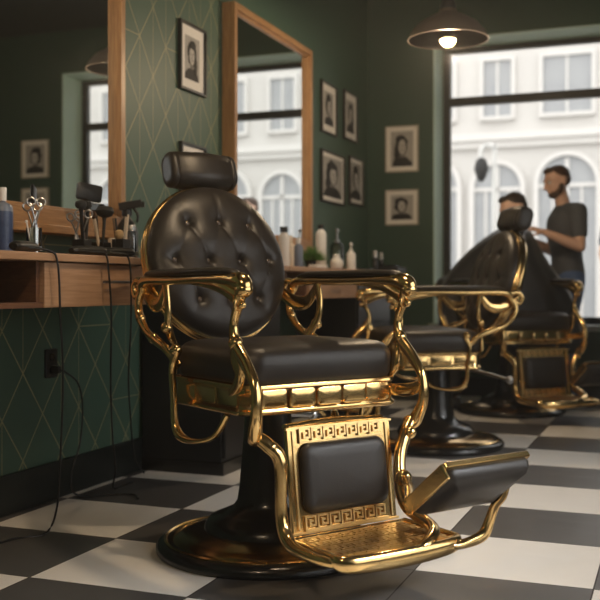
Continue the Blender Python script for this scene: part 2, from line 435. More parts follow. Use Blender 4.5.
# parked car on the street
car = thing('parked_car', 'pale silver parked car outside the rear window at the far right', 'car', (1.35, 15.2, -.02))
CARP = mat('car_paint', (.62, .62, .62), .25, coat=.6); RUB = mat('tyre', (.03, .03, .03), .8)
Mc = Matrix(((1, 0, 0), (0, 0, -1), (0, 1, 0)))
body = [(-2.2, .35), (-2.25, .7), (-2.0, .85), (-1.2, .92), (-.6, 1.38), (.2, 1.45), (1.1, 1.4), (1.75, .98), (2.15, .92), (2.2, .4)]
MB().prism(body, -.85, .85, Mc).build('body', CARP, car, bevel=.06)
m = MB(); m.prism([(-1.05, .95), (-.55, 1.32), (.15, 1.38), (.15, .95)], .84, .862, Mc); m.prism([(.25, .95), (.25, 1.38), (1.05, 1.33), (1.5, .99)], .84, .862, Mc)
m.build('side_window', mat('car_glass', (.03, .035, .04), .1), car, smooth=False)
for x in (-1.4, 1.4):
    for s in (-1, 1):
        MB().lathe([(.31, -.1), (.33, -.06), (.33, .06), (.31, .1)], (x, s*.8, .33), 24, Mc).build('wheel', RUB, car)
# lantern
lp = thing('street_lamp', 'slim pale street lamp with hanging lantern seen through the rear window', 'street lamp', tuple(cam_pt(2.38, 12.0, -.02)))
MB().sweep([(0, 0, 0), (0, 0, 2.4), (0, 0, 2.55), (-.08, 0, 2.62), (-.16, 0, 2.55), (-.16, 0, 2.45)], .03, smooth=4).build('pole', mat('pale_metal', (.55, .55, .53), .5), lp)
MB().lathe([(.01, .16), (.07, .1), (.09, 0), (.05, -.12), (.01, -.16)], (-.16, 0, 2.32), 12).build('lantern', BLACK_MATT, lp)

# ------------------------------------------------------------------ mirrors
def mirror(y0, y1, z0, z1, label):
    r = thing('wall_mirror', label, 'mirror', (XL, y0, z0))
    W, Hh, D, S = y1-y0, z1-z0, .078, .036
    m = MB(); m.box(0, D, 0, S, 0, Hh).box(.0, .02, S, S+.004, S, Hh-S); m.build('frame_stile', WOOD_V, r, smooth=False, bevel=.003)
    m = MB(); m.box(0, D, W-S, W, 0, Hh).box(.0, .02, W-S-.004, W-S, S, Hh-S); m.build('frame_stile', WOOD_V, r, smooth=False, bevel=.003)
    m = MB(); m.box(0, D, S, W-S, Hh-S, Hh).box(0, D-.02, S, W-S, Hh-S-.012, Hh-S); m.build('frame_rail', WOOD_H, r, smooth=False, bevel=.003)
    m = MB(); m.box(0, D, S, W-S, 0, .085).box(0, D+.02, -.01, W+.01, -.012, .02).box(0, D-.02, S, W-S, .085, .097); m.build('frame_rail', WOOD_H, r, smooth=False, bevel=.003)
    MB().box(.036, .044, S, W-S, .085, Hh-S).build('mirror_glass', MIRROR, r, smooth=False)
mirror(2.5, 3.745, 1.07, 2.42, 'tall wood-framed mirror at the left edge above the nearer oak counter')
mirror(4.886, 6.12, 1.07, 2.42, 'wood-framed wall mirror behind the front chair, between framed pictures')

# ------------------------------------------------------------------ pictures
def blob(cx, cy, rx, ry, n=18, j=.12, seed=0):
    rr = random.Random(seed)
    return [(cx+rx*math.cos(2*PI*k/n)*(1+rr.uniform(-j, j)), cy+ry*math.sin(2*PI*k/n)*(1+rr.uniform(-j, j))) for k in range(n)]
def picture(center, W, Hh, wall, fm, seed, label, bw=.014, matw=.03):
    """wall 'L' (facing +X) or 'B' (facing -Y)"""
    rz = PI/2 if wall == 'L' else 0        # local: x right, z up, facing -y
    r = thing('framed_portrait', label, 'picture', center, rz, None)
    D = .022; hw, hh = W/2, Hh/2
    m = MB()
    m.box(-hw, hw, -D, 0, hh-bw, hh).box(-hw, hw, -D, 0, -hh, -hh+bw).box(-hw, -hw+bw, -D, 0, -hh+bw, hh-bw).box(hw-bw, hw, -D, 0, -hh+bw, hh-bw)
    m.build('frame', fm, r, smooth=False, bevel=.002)
    MB().box(-hw+bw, hw-bw, -.008, 0, -hh+bw, hh-bw).build('mat_board', PAPER, r, smooth=False)
    pw, ph = hw-bw-matw, hh-bw-matw
    M2 = Matrix(((1, 0, 0), (0, 0, -1), (0, 1, 0)))
    rr = random.Random(seed); p = MB(); y = .008
    def lay(poly, mi, lv):
        poly = [(max(-pw, min(pw, a)), max(-ph, min(ph, b))) for a, b in poly]
        p.cur = mi; p.prism(poly, y, y+.0008*lv, M2)
    p.cur = 0; p.prism([(-pw, -ph), (pw, -ph), (pw, ph), (-pw, ph)], y, y+.0006, M2)
    ox = rr.uniform(-.15, .15)*pw; turn = rr.choice((-1, 1))
    lay(blob(ox, -ph*.95, pw*.95, ph*.5, seed=seed), 1, 2)                       # shoulders
    lay(blob(ox-turn*.06*pw, ph*.22, pw*.60, ph*.64, seed=seed+1, j=.16), 1, 3)    # hair
    lay([(ox-.16*pw, -ph*.5), (ox+.16*pw, -ph*.5), (ox+.2*pw, 0), (ox-.2*pw, 0)], 3, 4)
    lay(blob(ox+turn*.03*pw, ph*.1, pw*.33, ph*.42, j=.05, seed=seed+2), 2, 5)     # face
    for sx in (-1, 1): lay(blob(ox+turn*.05*pw+sx*.14*pw, ph*.18, pw*.07, ph*.035, n=8, seed=seed), 1, 6)
    lay(blob(ox+turn*.05*pw, -ph*.1, pw*.1, ph*.03, n=8, seed=seed), 1, 6)
    lay(blob(ox+turn*.06*pw, ph*.04, pw*.035, ph*.08, n=8, seed=seed), 3, 6)
    if seed % 2: lay(blob(ox-turn*.1*pw, ph*.62, pw*.42, ph*.2, seed=seed+5, j=.1), 1, 6)
    if seed % 3 == 0: lay(blob(ox-turn*.5*pw, -ph*.3, pw*.2, ph*.4, seed=seed+6, j=.3), 1, 6)
    p.build('print', [PRINT_BG, PRINT_DK, PRINT_LT, PRINT_MD], r, smooth=False)
def picL(y0, y1, z0, z1, seed, label, **k): picture((XL, (y0+y1)/2, (z0+z1)/2), y1-y0, z1-z0, 'L', FRAME_BK, seed, label, **k)
picL(4.37, 4.66, 1.85, 2.20, 3, 'black-framed portrait hanging alone on the patterned green wall between the two mirrors', matw=.05)
picL(4.38, 4.66, 1.25, 1.585, 8, 'black-framed picture mostly hidden behind the front chair headrest')
picL(6.47, 6.80, 1.945, 2.31, 5, 'upper left of four black-framed portraits right of the second mirror', matw=.05)
picL(6.97, 7.29, 1.965, 2.335, 6, 'upper right of four black-framed portraits, beside the room corner', matw=.05)
picL(6.47, 6.98, 1.455, 1.825, 9, 'widest black-framed print, lower left of the four on the side wall', matw=.03)
picL(7.10, 7.45, 1.485, 1.855, 11, 'lower right of four black-framed portraits, nearest the room corner')
def picB(x0, x1, z0, z1, seed, label): picture(((x0+x1)/2, YB, (z0+z1)/2), x1-x0, z1-z0, 'B', FRAME_PALE, seed, label, bw=.01, matw=.035)
picB(-2.19, -1.917, 1.77, 2.14, 12, 'upper pale-framed portrait on the dark rear wall left of the window')
picB(-2.19, -1.917, 1.345, 1.63, 16, 'lower pale-framed portrait on the dark rear wall left of the window')
picB(.82, 1.12, 1.86, 2.215, 17, 'upper pale-framed portrait seen reflected in the left mirror')
picB(.82, 1.12, 1.45, 1.77, 20, 'lower pale-framed portrait seen reflected in the left mirror')

# ------------------------------------------------------------------ counters and cabinets
XF = -1.90
CT = .96
def counter(y0, y1, ydr0, ydr1, yend, label_top, label_unit):
    tag(MB().box(XL, XF+.02, y0, y1, CT-.026, CT).build('countertop', WOOD, None, smooth=False, bevel=.003), label_top, 'countertop')
    r = thing('drawer_unit', label_unit, 'drawer unit', (0, 0, 0))
    z0, z1 = .783, CT-.026; t = .018
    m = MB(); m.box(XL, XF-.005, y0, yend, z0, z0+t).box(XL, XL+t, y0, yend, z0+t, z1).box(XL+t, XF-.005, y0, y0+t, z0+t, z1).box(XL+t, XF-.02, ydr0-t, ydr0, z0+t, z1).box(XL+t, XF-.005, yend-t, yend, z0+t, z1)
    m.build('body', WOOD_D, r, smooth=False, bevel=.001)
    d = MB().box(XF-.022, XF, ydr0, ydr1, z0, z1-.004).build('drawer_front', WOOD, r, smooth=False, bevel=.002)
    yc = (ydr0+ydr1)/2+.02
    MB().sweep([(XF+.001, yc-.1, .868), (XF+.022, yc-.1, .868), (XF+.022, yc+.1, .868), (XF+.001, yc+.1, .868)], .005, smooth=1, ref=(0, 0, 1)).build('handle', DARKSTEEL, d)
counter(1.7, 4.735, 2.65, 3.5, 3.5, 'long oak countertop under the left mirror holding scissors and brushes', 'oak drawer unit with open recess under the nearer countertop')
counter(4.74, 6.75, 5.09, 5.95, 5.95, 'oak countertop under the second mirror holding bottles', 'oak drawer unit seen through the front chair arm, under the farther countertop')
def cabinet(y0, y1, label):
    r = thing('black_cabinet', label, 'cabinet', (0, 0, 0))
    MB().box(XL+.02, XF-.015, y0, y1, 0.02, CT-.027).build('body', BLACK, r, smooth=False, bevel=.003)
    MB().box(XL+.02, XF+.0, y0-.01, y1+.01, 0, .06).build('plinth', BLACK_GLOSS, r, smooth=False, bevel=.003)
    z = .075
    for h in (.26, .26, .26):
        d = MB().box(XF-.015, XF+.003, y0+.008, y1-.008, z, z+h).build('drawer', BLACK, r, smooth=False, bevel=.003)
        MB().sweep([(XF+.003, y0+.1, z+h-.035), (XF+.03, y0+.1, z+h-.035), (XF+.03, y1-.1, z+h-.035), (XF+.003, y1-.1, z+h-.035)], .006, smooth=1, ref=(0, 0, 1)).build('handle', STEEL, d)
        z += h+.006
cabinet(3.99, 4.66, 'black floor cabinet with steel handles behind the front chair')
cabinet(5.97, 6.72, 'black floor cabinet at the far end below the second counter')

# ------------------------------------------------------------------ barber chair
def Pt(b, a, z): return Vector((-b, a, z))
def key_strip(mb, org, e1, e2, n, length, height, units, wd, th):
    th *= 1.5
    """meander relief on a plane: org left-bottom, e1 along, e2 up, n outwards"""
    uw = length/units; gx = uw/5.2; gy = height/4
    def seg(p, q):
        a = org+e1*(p[0])+e2*(p[1]); b = org+e1*(q[0])+e2*(q[1]); c = (a+b)/2; d = (b-a); L = d.length/2+wd/2; d.normalize()
        mb.obox(c+n*(th/2), d*L, d.cross(n)*(wd/2), n*(th/2))
    for i in range(units):
        x = i*uw
        pl = [(0, 0), (0, 4), (4, 4), (4, 1.3), (1.7, 1.3), (1.7, 2.7), (2.7, 2.7)]
        pl = [(x+p*gx, q*gy) for p, q in pl]
        for k in range(len(pl)-1): seg(pl[k], pl[k+1])
        seg((x, 0), (x+uw, 0))

def make_chair(label):
    r = thing('barber_chair', label, 'barber chair', (0, 0, 0), 0, None)
    # base
    b = MB().lathe([(0, 0), (.355, 0), (.362, .008), (.362, .022), (.352, .034), (.33, .04)], n=64)
    b.lathe([(.33, .03), (.33, .04), (.0, .04)], n=64)
    base = b.build('base', BLACK_GLOSS, r)
    MB().lathe([(.332, .036), (.336, .043), (.330, .047), (.325, .043), (.326, .036)], n=64).build('ring', GOLD, base)
    MB().lathe([(.310, .038), (.304, .046), (.27, .058), (.235, .066), (.205, .072), (.205, .04)], n=64).build('dome', BRONZE, base)
    MB().lathe([(.21, .06), (.205, .085), (.19, .105), (.15, .122), (.115, .138), (.10, .16), (.094, .20), (.085, .30), (.078, .40), (.074, .47)], n=48).build('pedestal', BLACK_GLOSS, r)
    MB().lathe([(.055, .46), (.055, .50), (.10, .50), (.11, .505), (.11, .52)], n=32).build('piston', STEEL, r)
    # hydraulic lever
    m = MB().sweep([Pt(.02, -.06, .42), Pt(.10, -.12, .42), Pt(.22, -.2, .40), Pt(.36, -.26, .38)], [.012, .012, .010, .010])
    m.ball(Pt(.37, -.265, .38), .02); m.build('pump_lever', STEEL, r)
    # seat support
    MB().box(-.18, .18, -.16, .2, .50, .53).build('support_plate', BLACK, r, smooth=False, bevel=.004)
    # seat frame band
    def bow(p):
        if p.y > 0: p = Vector((p.x, p.y+.022*(1-(p.x/.28)**2), p.z))
        return p
    cen = (-.012, .075, 0)
    m = MB().stack(.286, .225, .05, [(.478, .012), (.478, 0), (.484, -.006), (.492, -.006), (.498, 0), (.553, 0), (.556, -.005), (.566, -.005), (.570, 0), (.571, .03)], cen, shape=bow, seg=8)
    fr = m.build('seat_frame', GOLD, r, angle=50)
    for k in range(5):             # cast panels on the band
        x = -.192+k*.096; y = .075+.2255+.022*(1-(x/.28)**2)
        MB().stack(.046, .027, .012, [(-.005, -.001), (-.001, 0), (.001, .004), (.0022, .012), (.0026, .022)], (x-.012, y, .526), Matrix(((1, 0, 0), (0, 0, 1), (0, 1, 0)))).build('band_panel', GOLD, fr)
    for sx in (-1, 1):
        for k in range(3):
            MB().stack(.056, .024, .008, [(-.002, 0), (.001, 0), (.003, .006)], (sx*.286-.012, -.05+k*.125, .526), Matrix(((0, 0, sx), (1, 0, 0), (0, 1, 0)))).build('band_panel', GOLD, fr)
    # seat cushion
    lv = [(.566, .012), (.570, .003), (.585, -.004), (.62, -.007), (.645, -.005), (.662, .004), (.672, .016), (.679, .035), (.684, .07), (.688, .12), (.690, .18)]
    cush = MB().stack(.282, .222, .07, lv, cen, shape=bow, seg=8).build('seat_cushion', LEATHER, r, angle=80)
    pp = []
    for k in range(40):
        a = 2*PI*k/40; pp.append((0, 0, 0))
    # backrest
    e1 = Vector((-1, 0, 0)); e2 = Vector((0, -.30, .954)).normalized(); nn = e2.cross(e1).normalized()
    if nn.y < 0: nn = -nn
    bc = Pt(0, -.33, .935); RX, RY = .270, .280
    btn = [(-.45, .45), (0, .47), (.45, .45), (-.70, -.02), (-.235, -.03), (.235, -.03), (.70, -.02), (-.43, -.52), (0, -.54), (.43, -.52)]
    segs = [(0, 4), (1, 5), (2, 6), (0, 3), (1, 4), (2, 5), (3, 7), (4, 8), (5, 9), (4, 7), (5, 8), (6, 9)]
    rays = [(0, (-.62, .82)), (1, (0, 1)), (2, (.62, .82)), (3, (-1, .0)), (6, (1, .0)), (7, (-.62, -.82)), (8, (0, -1)), (9, (.62, -.82))]
    def dseg(px, py, ax, ay, bx, by):
        dx, dy = bx-ax, by-ay; t = max(0, min(1, ((px-ax)*dx+(py-ay)*dy)/(dx*dx+dy*dy))); return math.hypot(px-ax-t*dx, py-ay-t*dy), t
    def hgt(x, y):
        rr = math.hypot(x, y); h = .068*(max(0, 1-rr**5))**.5*(1-.22*rr*rr)
        for i, (bx, by) in enumerate(btn):
            q = math.hypot(x-bx, y-by); h -= .009*math.exp(-(q/.055)**2) + .010*math.exp(-(q/.16)**2)
        for k, (i, j) in enumerate(segs):
            d, t = dseg(x, y, *btn[i], *btn[j]); A = .010 if k < 3 or 6 <= k < 9 else .0035
            h -= A*math.exp(-abs(d)/.022)*(.35+.65*abs(2*t-1))
        for i, e in rays:
            d, t = dseg(x, y, *btn[i], *e); h -= .006*math.exp(-abs(d)/.022)*(1-.7*t)
        return h
    vs = []; fs = []; NR, NA = 60, 128
    for i in range(NR+1):
        rr = math.sin(PI/2*i/NR)**.9 if i else 0
        for k in range(NA):
            a = 2*PI*k/NA; x, y = rr*math.cos(a), rr*math.sin(a)
            vs.append(bc+e1*(x*RX)+e2*(y*RY)+nn*(hgt(x, y)+.012))
    for k in range(NA): a = 2*PI*k/NA; vs.append(bc+e1*(math.cos(a)*RX*.99)+e2*(math.sin(a)*RY*.99)-nn*.03)
    for i in range(NR+1):
        for k in range(NA):
            k2 = (k+1) % NA; fs.append((i*NA+k, i*NA+k2, (i+1)*NA+k2, (i+1)*NA+k))
    m = MB(); m._add(vs, fs); back = m.build('backrest', LEATHER, r, angle=75)
    Rb = Matrix((e1, e2, nn)).transposed(); BTN = mat('button_leather', (.075, .053, .038), .25)
    for bx, by in btn: MB().ball(bc+e1*(bx*RX)+e2*(by*RY)+nn*(hgt(bx, by)+.0215), .0115, 14, (1, 1, .75), Rb).build('button', BTN, back)
    # gold shell behind the cushion
    m = MB().lathe([(.286, 0), (.291, -.006), (.291, -.016), (.286, -.022), (.290, -.028), (.290, -.038), (.284, -.044), (.276, -.056), (.22, -.072), (.1, -.08), (0, -.082)], bc, 72, Rb @ Matrix.Diagonal((.95, 1.0, 1)))
    m.build('back_shell', GOLD, r)
    # headrest
    hc = Pt(0, -.452, 1.268)
    Mh = Matrix((e2, nn, e1)).transposed()     # stack height along e1
    m = MB().stack(.066, .050, .046, [(-.136, .030), (-.134, .012), (-.126, .003), (-.112, 0), (-.108, .004), (-.104, 0), (0, -.004), (.104, 0), (.108, .004), (.112, 0), (.126, .003), (.134, .012), (.136, .030)], hc, Mh, seg=8)
    hd = m.build('headrest', LEATHER, r, angle=70)
    m = MB()
    for sx in (-.05, .05): m.sweep([Pt(sx, -.40, 1.10)-nn*.06, Pt(sx, -.43, 1.2)-nn*.055, hc+e1*sx-nn*.035], .009)
    m.obox(hc-nn*.048, e1*.07, e2*.028, nn*.006)
    m.build('headrest_bracket', DARKSTEEL, r)
    # arms
    for s in (-1, 1):
        def Q(a, z, o=0.0): return Pt(s*(.305+o), a, z)
        rail = MB().sweep([Q(-.30, .835, .0), Q(-.285, .862), Q(-.22, .873, .005), Q(-.05, .872, .012), (Q(.15, .874, .01)), Q(.28, .872, .0), Q(.335, .862), Q(.352, .835)],
                          [(.014, .014), (.022, .018), (.027, .017), (.028, .016), (.028, .016), (.03, .022), (.029, .026), (.016, .016)], n=14)
        arm = rail.build('arm_rail', GOLD, r, angle=60)
        pad = MB().sweep([Q(-.26, .888), Q(-.2, .894, .005), Q(-.05, .895, .012), Q(.15, .896, .01), Q(.27, .893, 0), Q(.31, .884)],
                         [(.012, .006), (.026, .011), (.030, .012), (.030, .012), (.026, .011), (.010, .005)], n=14)
        pad.build('arm_pad', LEATHER, arm, angle=80)
        m = MB().sweep([Q(.335, .86), Q(.315, .80), Q(.29, .745), Q(.30, .69), Q(.355, .635), Q(.405, .575), Q(.41, .50), Q(.385, .44, -.01), Q(.375, .42, -.02)],
                       [(.022, .018), (.016, .013), (.013, .012), (.017, .018), (.016, .020), (.016, .013), (.018, .014), (.020, .022), (.016, .016)], n=12)
        m.ball(Q(.345, .842, .0), .023, 14, (1.15, 1, 1)); m.ball(Q(.30, .69), .022, 14); m.ball(Q(.335, .80, .0), .013)
        m.torus(Q(.318, .805), .018, .006, Matrix.Rotation(PI/2, 3, 'X') @ Matrix.Rotation(.3, 3, 'Y'))
        # leaf bracket tying the post to the seat side
        m.sweep([Q(.30, .70, -.005), Q(.285, .65, -.01), Q(.29, .60, -.02), Q(.25, .56, -.03), Q(.20, .53, -.035)], [(.010, .016), (.012, .028), (.012, .024), (.010, .020), (.006, .010)])
        m.sweep([Q(.405, .55, -.0), Q(.36, .53, -.015), Q(.27, .525, -.035)], [(.012, .018), (.010, .022), (.008, .018)])
        m.sweep([Q(.02, .868, .008), Q(.14, .862, .008), Q(.24, .850, .003), Q(.31, .822)], [(.012, .008), (.018, .014), (.022, .022), (.016, .024)])
        m.build('front_post', GOLD, r, angle=70)
        # rear post with scroll
        m = MB().sweep([Q(-.30, .84), Q(-.325, .80), Q(-.315, .75), Q(-.26, .70), Q(-.19, .675), Q(-.12, .65, .0), Q(-.08, .60, -.02)],
                       [(.013, .013), (.013, .014), (.015, .013), (.013, .013), (.016, .016), (.013, .014), (.012, .02)], n=12)
        m.sweep([Q(-.285, .862), Q(-.335, .872), Q(-.362, .845), Q(-.345, .815), Q(-.32, .83), Q(-.325, .845)], [.014, .012, .011, .010, .008, .006], n=10)
        m.ball(Q(-.215, .683), .019); m.ball(Q(-.31, .745), .017)
        m.build('rear_post', GOLD, r, angle=70)
        # back bracket plate from the arm to the backrest
        m = MB().sweep([Q(-.14, .855, -.005), Q(-.19, .80, -.012), Q(-.26, .795, -.02), Q(-.345, .835, -.035), Q(-.375, .85, -.05)],
                       [(.008, .014), (.009, .024), (.009, .026), (.010, .024), (.010, .030)], n=12)
        m.sweep([Q(-.14, .86, -.005), Q(-.125, .80, -.005), Q(-.13, .74, -.01), Q(-.15, .69, -.03), Q(-.155, .66, -.045), Q(-.16, .57, -.045)], [(.012, .016), (.010, .012), (.012, .014), (.014, .016), (.010, .012), (.010, .012)])
        m.ball(Q(-.14, .72, -.01), .02)
        m.build('back_bracket', GOLD, r, angle=70)
        # hanging loop at the rear corner below the seat
        m = MB().sweep([Q(-.055, .645, .0), Q(-.075, .59, .005), Q(-.065, .50, .005), Q(-.055, .42, .005), Q(-.02, .385, .0), Q(.06, .382, -.01), Q(.13, .405, -.03), Q(.17, .47, -.05)],
                       [(.014, .014), (.012, .010), (.011, .009), (.013, .012), (.016, .014), (.011, .008), (.010, .008), (.010, .010)], n=10)
        m.ball(Q(-.06, .652, 0), .020); m.ball(Q(-.05, .40, 0), .015)
        m.build('side_loop', GOLD, r, angle=70)
        # foot hanger
        o = -.07
        if s < 0:
            m = MB().sweep([Q(.375, .435, -.02), Q(.40, .41, -.045), Q(.42, .37, o), Q(.425, .28, o), Q(.43, .20, o), Q(.46, .155, o), Q(.52, .143, o+.01), Q(.62, .134, o-.01), Q(.67, .13, o-.05)],
                       [(.020, .02), (.022, .020), (.020, .020), (.017, .017), (.018, .019), (.020, .022), (.018, .016), (.015, .014), (.012, .012)], n=12)
        else:
            m = MB().sweep([Q(.375, .435, -.02), Q(.39, .40, -.055), Q(.405, .34, -.09), Q(.43, .27, -.11), Q(.48, .205, -.13), Q(.56, .175, -.13), Q(.63, .165, -.16), Q(.68, .15, -.23), Q(.69, .135, -.29)],
                       [(.020, .02), (.020, .020), (.019, .018), (.020, .020), (.020, .020), (.017, .018), (.018, .018), (.018, .017), (.014, .012)], n=12)
        m.ball(Q(.372, .43, -.02), .024); m.ball(Q(.405, .405, -.05), .020)
        m.build('foot_hanger', GOLD, r, angle=70)
    # leg panel
    pt_, pb_ = Pt(0, .355, .45), Pt(0, .395, .145)
    pc = (pt_+pb_)/2 + e1*.018; up = (pt_-pb_).normalized(); out = up.cross(e1).normalized()
    if out.y < 0: out = -out
    Mp = Matrix((e1, up, out)).transposed()
    hgtp = (pt_-pb_).length/2
    pan = MB().stack(.192, hgtp, .012, [(-.008, 0), (.0, 0), (.004, .003)], pc, Mp).build('leg_panel', GOLD, r)
    MB().stack(.152, .098, .034, [(.003, 0), (.012, -.003), (.021, 0), (.028, .008), (.032, .022), (.034, .045)], pc+up*.002, Mp, seg=6).build('calf_pad', LEATHER, pan, angle=80)
    m = MB()
    key_strip(m, pc+up*.106-e1*.15+out*.003, e1, up, out, .30, .037, 7, .0058, .006)
    key_strip(m, pc-up*.142-e1*.15+out*.003, e1, up, out, .30, .037, 7, .0058, .006)
    m.obox(pc+up*.146+out*.004, e1*.195, up*.003, out*.004); m.obox(pc-up*.149+out*.004, e1*.195, up*.003, out*.004)
    for sx in (-1, 1): m.obox(pc+e1*(sx*.172)+out*.004, e1*.003, up*.14, out*.004)
    m.build('greek_key_relief', GOLD_OLD, pan, smooth=False)
    # lower stretcher under seat, joining hangers
    m = MB().sweep([Pt(-.17, .345, .448), Pt(0, .335, .455), Pt(.19, .345, .448)], [(.009, .012)]*3, ref=(0, 0, 1)); m.build('cross_bar', GOLD, r)
    # footplate
    z = .142; fx = .21
    m = MB()
    m.sweep([Pt(-fx, .43, z), Pt(-fx, .60, z), Pt(-fx+.02, .672, z-.01), Pt(0, .695, z-.012), Pt(fx-.02, .672, z-.01), Pt(fx, .60, z), Pt(fx, .43, z)], [(.013, .014), (.014, .014), (.024, .014), (.026, .013), (.022, .014), (.013, .014), (.012, .014)], ref=(0, 0, 1), n=12)
    m.sweep([Pt(-fx, .43, z), Pt(fx, .43, z)], .011, ref=(0, 0, 1), smooth=1)
    fp = m.build('footplate', GOLD, r, angle=70)
    m = MB()
    m.box(-fx+.008, fx-.008, .435, .665, z-.008, z-.004)
    up3 = Vector((0, 0, 1))
    for q in range(4): key_strip(m, Pt(-fx+.022, .447+q*.053, z-.004), e1, Vector((0, 1, 0)), up3, .375, .036, 9, .006, .008)
    for q in range(5): m.box(-fx+.01, fx-.01, .438+q*.053, .442+q*.053, z-.004, z+.006)
    m.build('grille', GOLD_OLD, fp, smooth=False)
    # S-curved bracket on both sides of the flip-up rest, and front curl
    m = MB().sweep([Pt(.20, .43, .285), Pt(.16, .50, .275), Pt(.08, .60, .285), Pt(.01, .68, .275)], [(.018, .018), (.016, .016), (.014, .014), (.013, .013)], n=12)
    m.ball(Pt(.185, .455, .28), .026); m.ball(Pt(.0, .69, .275), .017); m.build('rest_bracket', GOLD, r, angle=70)
    m = MB().sweep([Pt(.16, .675, .13), Pt(.21, .69, .132), Pt(.262, .705, .15), Pt(.278, .715, .19), Pt(.285, .73, .235), Pt(.29, .755, .265), Pt(.285, .775, .30)],
                   [(.018, .013), (.020, .014), (.020, .015), (.016, .014), (.014, .013), (.012, .011), (.010, .009)], n=12, ref=(1, 0, 0))
    m.build('front_curl', GOLD, r, angle=70)
    # flip-up foot rest pad
    lo, hi = Pt(.15, .68, .262), Pt(.15, .84, .392)
    u2 = (hi-lo).normalized(); n2 = u2.cross(e1).normalized()
    if n2.z > 0: n2 = -n2
    ccc = (lo+hi)/2; hh2 = (hi-lo).length/2
    M3 = Matrix((e1, u2, n2)).transposed()
    rest = MB().stack(.158, hh2+.004, .012, [(-.012, .002), (-.010, 0), (.002, 0), (.004, .003)], ccc, M3).build('foot_rest', GOLD, r)
    MB().stack(.150, hh2-.003, .022, [(.003, 0), (.014, -.002), (.030, .004), (.042, .018), (.049, .040), (.051, .065)], ccc, M3, seg=6).build('rest_pad', LEATHER, rest, angle=80)
    m = MB().obox(ccc+e1*(-.160)+n2*.01, e1*.005, u2*(hh2*.95), n2*.022); m.build('rest_end_plate', GOLD, rest, smooth=False, bevel=.003)
    return r

def rot_for(phi):
    F = RT*math.sin(phi) - FW*math.cos(phi)
    return math.atan2(-F.x, F.y)
chair = make_chair('large black tufted leather and gold barber chair nearest the camera, in the centre')
chair.location = cam_pt(-.104, 3.19); chair.rotation_euler.z = rot_for(math.radians(35))
chair['group'] = 'gold and black barber chairs'
c2 = copy_tree(chair); c2.location = cam_pt(.73, 5.27); c2.rotation_euler.z = rot_for(math.radians(-79))
c2['label'] = 'empty gold and black barber chair turned sideways, just behind the front chair'
for ch in c2.children:                        # pumped down a little lower than the others
    if ch.name.split('.')[0] not in ('base', 'pedestal', 'piston', 'pump_lever'): ch.location.z -= .05
c3 = copy_tree(chair, skip=('headrest', 'headrest_bracket')); c3.location = cam_pt(1.43, 6.66); c3.rotation_euler.z = rot_for(math.radians(20))
c3['label'] = 'farthest barber chair, with the caped client, near the window'
hinge = Matrix.Translation((0, -.27, .66)) @ Matrix.Rotation(math.radians(48), 4, 'X') @ Matrix.Translation((0, .27, -.66))
for ch in c3.children:                        # its back is let down
    if ch.name.split('.')[0] in ('backrest', 'back_shell'): ch.matrix_local = hinge @ ch.matrix_local

# ------------------------------------------------------------------ people
def limb(mb, pts, rad): 
    for i in range(len(pts)-1):
        mb.sweep([pts[i], pts[i+1]], [rad[i], rad[i+1]], n=14, smooth=1)
        r0 = rad[i] if isinstance(rad[i], (int, float)) else min(rad[i])
    for p, q in zip(pts, rad):
        if isinstance(q, (int, float)): mb.ball(p, q*1.0, 14)
        else: mb.ball(p, 1, 14, (q[0], q[1], min(q)))
def head(mb, R, c):
    """local head frame: faces -x, z up; R rotation 4x4, c centre (at the eyes' height)"""
    def L(p): return c + (R.to_3x3() @ Vector(p))
    mb.ball(L((.012, 0, .03)), 1, 24, (.098, .074, .085), R)
    mb.ball(L((-.012, 0, -.03)), 1, 20, (.078, .060, .075), R)
    mb.ball(L((-.052, 0, -.082)), 1, 16, (.034, .034, .028), R)     # chin
    mb.sweep([L((-.085, 0, .012)), L((-.098, 0, -.012)), L((-.110, 0, -.030)), L((-.090, 0, -.040))], [.008, .010, .014, .012], smooth=3)
    mb.ball(L((-.082, 0, .026)), 1, 14, (.016, .05, .012), R)        # brow
    mb.ball(L((-.084, 0, -.062)), 1, 12, (.013, .024, .008), R)      # lips
    for s in (-1, 1): mb.ball(L((.012, s*.076, -.008)), 1, 12, (.020, .010, .030), R)
    return L
def hand(mb, wrist, direc, palm_n, s=1, curl=.35):
    """wrist point, finger direction, palm normal; palm, four curled fingers and a thumb leaving the palm's side"""
    d = Vector(direc).normalized(); n = Vector(palm_n); n = (n-d*n.dot(d)).normalized(); side = d.cross(n)*s
    w = Vector(wrist)
    mb.sweep([w-d*.01, w+d*.03, w+d*.085], [(.022, .020), (.036, .016), (.040, .014)], ref=side, smooth=4, n=12)
    for k, (off, ln) in enumerate(((-.030, .068), (-.010, .078), (.011, .073), (.030, .058))):
        p = w+d*.080+side*off; pts = [p]; dd = d.copy()
        for q in (.45, .33, .22):
            ang = curl*(1.0 if q == .45 else 1.2); dd = (dd*math.cos(ang)+n*math.sin(ang)).normalized(); pts.append(pts[-1]+dd*ln*q)
        mb.sweep([p-d*.02]+pts, [.009, .0092, .0085, .0080, .0065], smooth=2, n=10, ref=side)
    t0 = w+d*.022-side*.028; t1 = t0-side*.030+d*.028+n*.012; t2 = t1+d*.030+n*.014-side*.004
    mb.sweep([t0, t1, t2], [.013, .011, .008], smooth=3, n=10)

